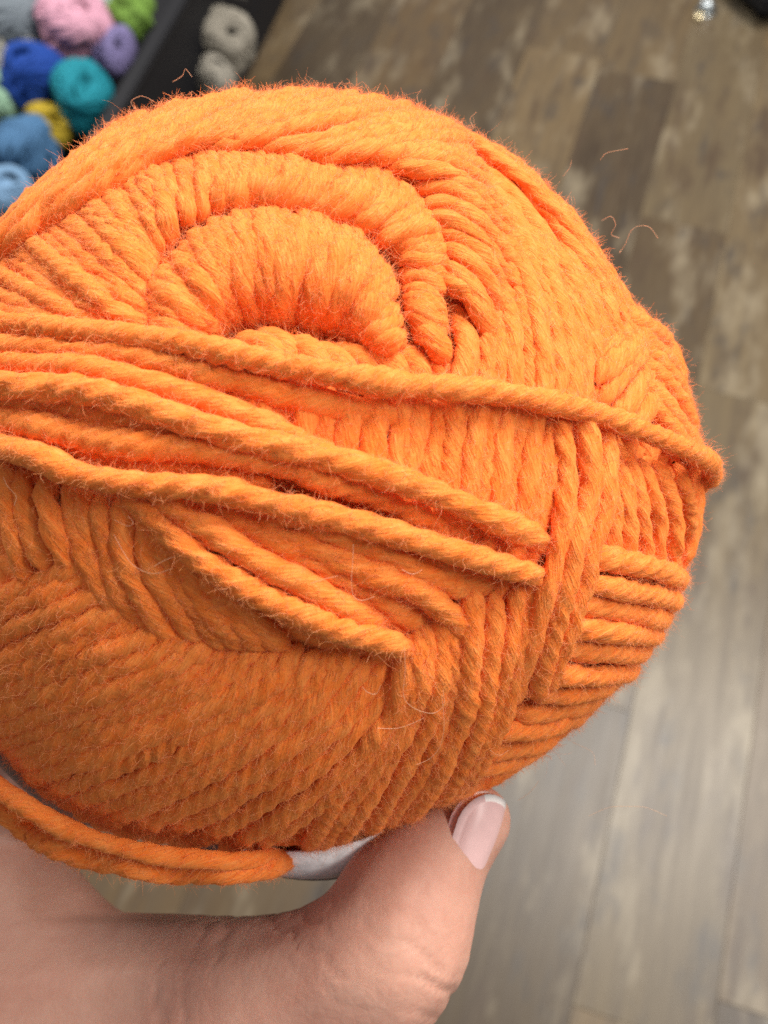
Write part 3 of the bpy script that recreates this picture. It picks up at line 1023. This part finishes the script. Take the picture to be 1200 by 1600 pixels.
def small_ball(label, px, py, z, rpx, col, squash=(1, 1, 1), tilt=(0, 0, 0), loops=34, lean=60, hole=True, seed=0, group='yarn balls in the tall bin'):
    p = at_z(np.array(float(px)), np.array(float(py)), z)
    dep = (p - CAM) @ FWD
    r_ = 1.07 * rpx * dep / F
    root = empty('small_yarn_ball', p, tilt)
    tag(root, label, 'yarn ball', group)
    lr = np.random.default_rng(seed + 3)
    mat = yarn_mat('yarn_' + label.split()[0] + '_' + str(seed), tuple(0.74 * c_ for c_ in col))
    sq = np.array(squash, float)
    # core with a sunken end
    bm = bmesh.new()
    bmesh.ops.create_icosphere(bm, subdivisions=3, radius=1.0)
    for v in bm.verts:
        d = np.array(v.co[:])
        dip = 0.35 * math.exp(-((1 - d[2]) / 0.07)) if hole else 0.0
        v.co = Vector(d * r_ * (0.84 - dip) * sq)
    for f in bm.faces:
        f.smooth = True
    me = bpy.data.meshes.new('core')
    bm.to_mesh(me); bm.free()
    link_mesh('core', me, mat, root)
    VV, QQ, UU, cnt = [], [], [], 0
    yr = max(0.0022, r_ * 0.085)
    w1, w2, w3 = lr.normal(0, 1, 3) * 3, lr.normal(0, 1, 3) * 3, lr.uniform(0, 6, 3)
    lump = lambda d_: 1 + 0.09 * np.sin(d_ @ w1 + w3[0]) + 0.07 * np.sin(d_ @ w2 + w3[1])
    for k in range(loops):
        az = k * 2.39996
        tl = math.radians(lean + lr.uniform(-9, 9))
        nrm = np.array([math.cos(az) * math.sin(tl), math.sin(az) * math.sin(tl), math.cos(tl)])
        f1 = np.cross(nrm, [0, 0, 1.0]); f1 /= np.linalg.norm(f1)
        f2 = np.cross(nrm, f1)
        t_ = np.linspace(0, 2 * np.pi, 44)
        of = lr.uniform(-0.16, 0.16)
        d = (np.cos(t_)[:, None] * f1 + np.sin(t_)[:, None] * f2) * math.sqrt(1 - of * of) + nrm * of
        dip = 0.30 * np.exp(-(1 - d[:, 2]) / 0.05) if hole else 0
        lift = 0.95 + 0.03 * np.sin(t_ * 3 + k) - dip
        P = d * (r_ * lift * lump(d))[:, None] * sq
        V, q, UV, _ = tube(P, d, yr, nseg=6, lobe=0.0, rvar=0.04)
        VV.append(V); QQ.append(q + cnt); UU.append(UV); cnt += len(V)
    o = mesh_obj('winding_layer', np.vstack(VV), np.vstack(QQ), mat, root, uv=np.vstack(UU))
    o['kind'] = 'stuff'
    return root


Z = 0.27
small_ball('blue grey yarn ball at the back corner of the tall bin', 25, 25, Z, 62, (0.17, 0.20, 0.23), (1.2, 0.9, 0.85), (0.3, 0.2, 0.4), seed=1)
small_ball('cream yarn ball wedged between the royal blue and pink ones', 20, 78, Z - 0.03, 45, (0.42, 0.41, 0.37), (1.2, 0.9, 0.8), (0.5, 0.2, 0.2), seed=2)
small_ball('pale pink yarn ball with lilac lower half in tall bin', 118, 38, Z + 0.01, 52, (0.62, 0.32, 0.42), (0.95, 1.0, 0.95), (0.35, 0.55, 0.2), seed=3)
small_ball('pale mint yarn ball behind the pink and green balls', 172, 8, Z - 0.03, 34, (0.38, 0.46, 0.44), (1, 1, 1), (0.2, 0.2, 0.2), seed=4)
small_ball('leaf green yarn ball against the bin rim', 205, 18, Z, 34, (0.155, 0.28, 0.045), (0.9, 1.05, 1.0), (0.4, 0.3, 0.5), seed=5)
small_ball('lavender yarn ball between the pink ball and rim', 176, 82, Z - 0.02, 34, (0.17, 0.145, 0.30), (0.8, 1.1, 1), (0.6, 0.5, 0.2), seed=6)
small_ball('royal blue yarn ball beside the teal one', 52, 120, Z, 50, (0.004, 0.045, 0.27), (1.0, 1.0, 0.95), (0.3, -0.2, 0.2), hole=False, seed=7)
small_ball('teal yarn ball with a dimpled end near the rim', 130, 145, Z, 46, (0.004, 0.20, 0.26), (0.86, 1.12, 1.0), (0.55, 0.35, 0.1), seed=8)
small_ball('mint green yarn ball cut off by the left edge', 2, 152, Z - 0.02, 36, (0.26, 0.43, 0.30), (1, 0.9, 0.9), (0.3, 0.3, 0.1), seed=9)
small_ball('mustard yellow yarn ball half hidden behind denim blue one', 78, 198, Z - 0.03, 34, (0.42, 0.30, 0.02), (1, 0.9, 0.9), (0.5, 0.6, 0.1), seed=10)
small_ball('denim blue yarn ball below the royal blue one', 36, 236, Z, 48, (0.055, 0.145, 0.28), (1.05, 0.95, 0.95), (0.2, 0.3, 0.9), hole=False, lean=75, seed=11)
small_ball('light sky blue yarn ball lowest in the tall bin', 12, 308, Z, 42, (0.17, 0.30, 0.47), (1.05, 0.9, 0.95), (0.3, 0.2, 0.4), hole=False, seed=12)
GB = 'grey balls in the low bin'
small_ball('warm grey yarn ball with a dimpled end in low bin', 350, 68, 0.165, 46, (0.27, 0.245, 0.20), (0.95, 0.95, 1), (0.55, 0.4, 0.1), seed=13, group=GB)
small_ball('small grey yarn ball nearest the orange ball in low bin', 338, 122, 0.15, 28, (0.30, 0.275, 0.23), (0.9, 1.2, 1), (0.3, 0.2, 0.3), hole=False, seed=14, group=GB)
small_ball('darker grey yarn ball at the top edge in low bin', 335, -2, 0.15, 42, (0.20, 0.19, 0.165), (1, 0.9, 1), (0.3, 0.2, 0.3), seed=15, group=GB)

# foot of a rack at the top right corner of the picture
fp = at_z(np.array(1196.0), np.array(2.0), 0.03)
rack = empty('rack_foot', (fp[0], fp[1], 0), (0, 0, 0.45))
tag(rack, 'black rack foot with chrome caster at the floor', 'rack')
box_obj('base_bar', (-0.045, -0.05, 0.035), (0.30, 0.30, 0.075), BLACK, rack, 0.006)
box_obj('upright', (0.05, 0.10, 0.075), (0.09, 0.14, 0.9), BLACK, rack, 0.003)


def turned(name, prof, mat, loc, parent=None, n=20):
    V, q = [], []
    a = np.arange(n) / n * 2 * np.pi
    for r_, z in prof:
        V += [(r_ * math.cos(t_), r_ * math.sin(t_), z) for t_ in a]
    for i in range(len(prof) - 1):
        for j in range(n):
            q.append((i * n + j, i * n + (j + 1) % n, (i + 1) * n + (j + 1) % n, (i + 1) * n + j))
    o = mesh_obj(name, V, q, mat, parent)
    o.location = loc
    return o


for (x_, y_) in ((0.0, 0.0), (0.26, 0.0), (0.0, 0.26), (0.26, 0.26)):
    turned('caster', [(0.0001, 0.0), (0.014, 0.002), (0.019, 0.012), (0.017, 0.024), (0.008, 0.030), (0.008, 0.036), (0.0001, 0.0365)], BLACK, (x_, y_, 0), rack)
cp = at_z(np.array(1106.0), np.array(4.0), 0.02)
ck = empty('chrome_cap', (cp[0], cp[1], 0))
tag(ck, 'chrome domed cap on the floor beside the rack foot', 'cap')
turned('dome', [(0.017, 0.0), (0.018, 0.006), (0.016, 0.016), (0.010, 0.024), (0.003, 0.027), (0.0001, 0.0272)], CHROME, (0, 0, 0), ck)
turned('flange', [(0.0001, 0.0005), (0.021, 0.0005), (0.021, 0.003), (0.0182, 0.0035)], CHROME, (0, 0, 0), ck)
bp_ = at_z(np.array(1092.0), np.array(27.0), 0.006)
bead = turned('bead', [(0.003, 0.0), (0.008, 0.002), (0.0105, 0.007), (0.008, 0.012), (0.0035, 0.014), (0.0025, 0.013), (0.0025, 0.001), (0.003, 0.0)], BRASS, (bp_[0], bp_[1], 0))
tag(bead, 'tiny pale bead lying on the floor near chrome cap', 'bead')
print('strands', N_STRANDS, 'fibres', FIB_N)
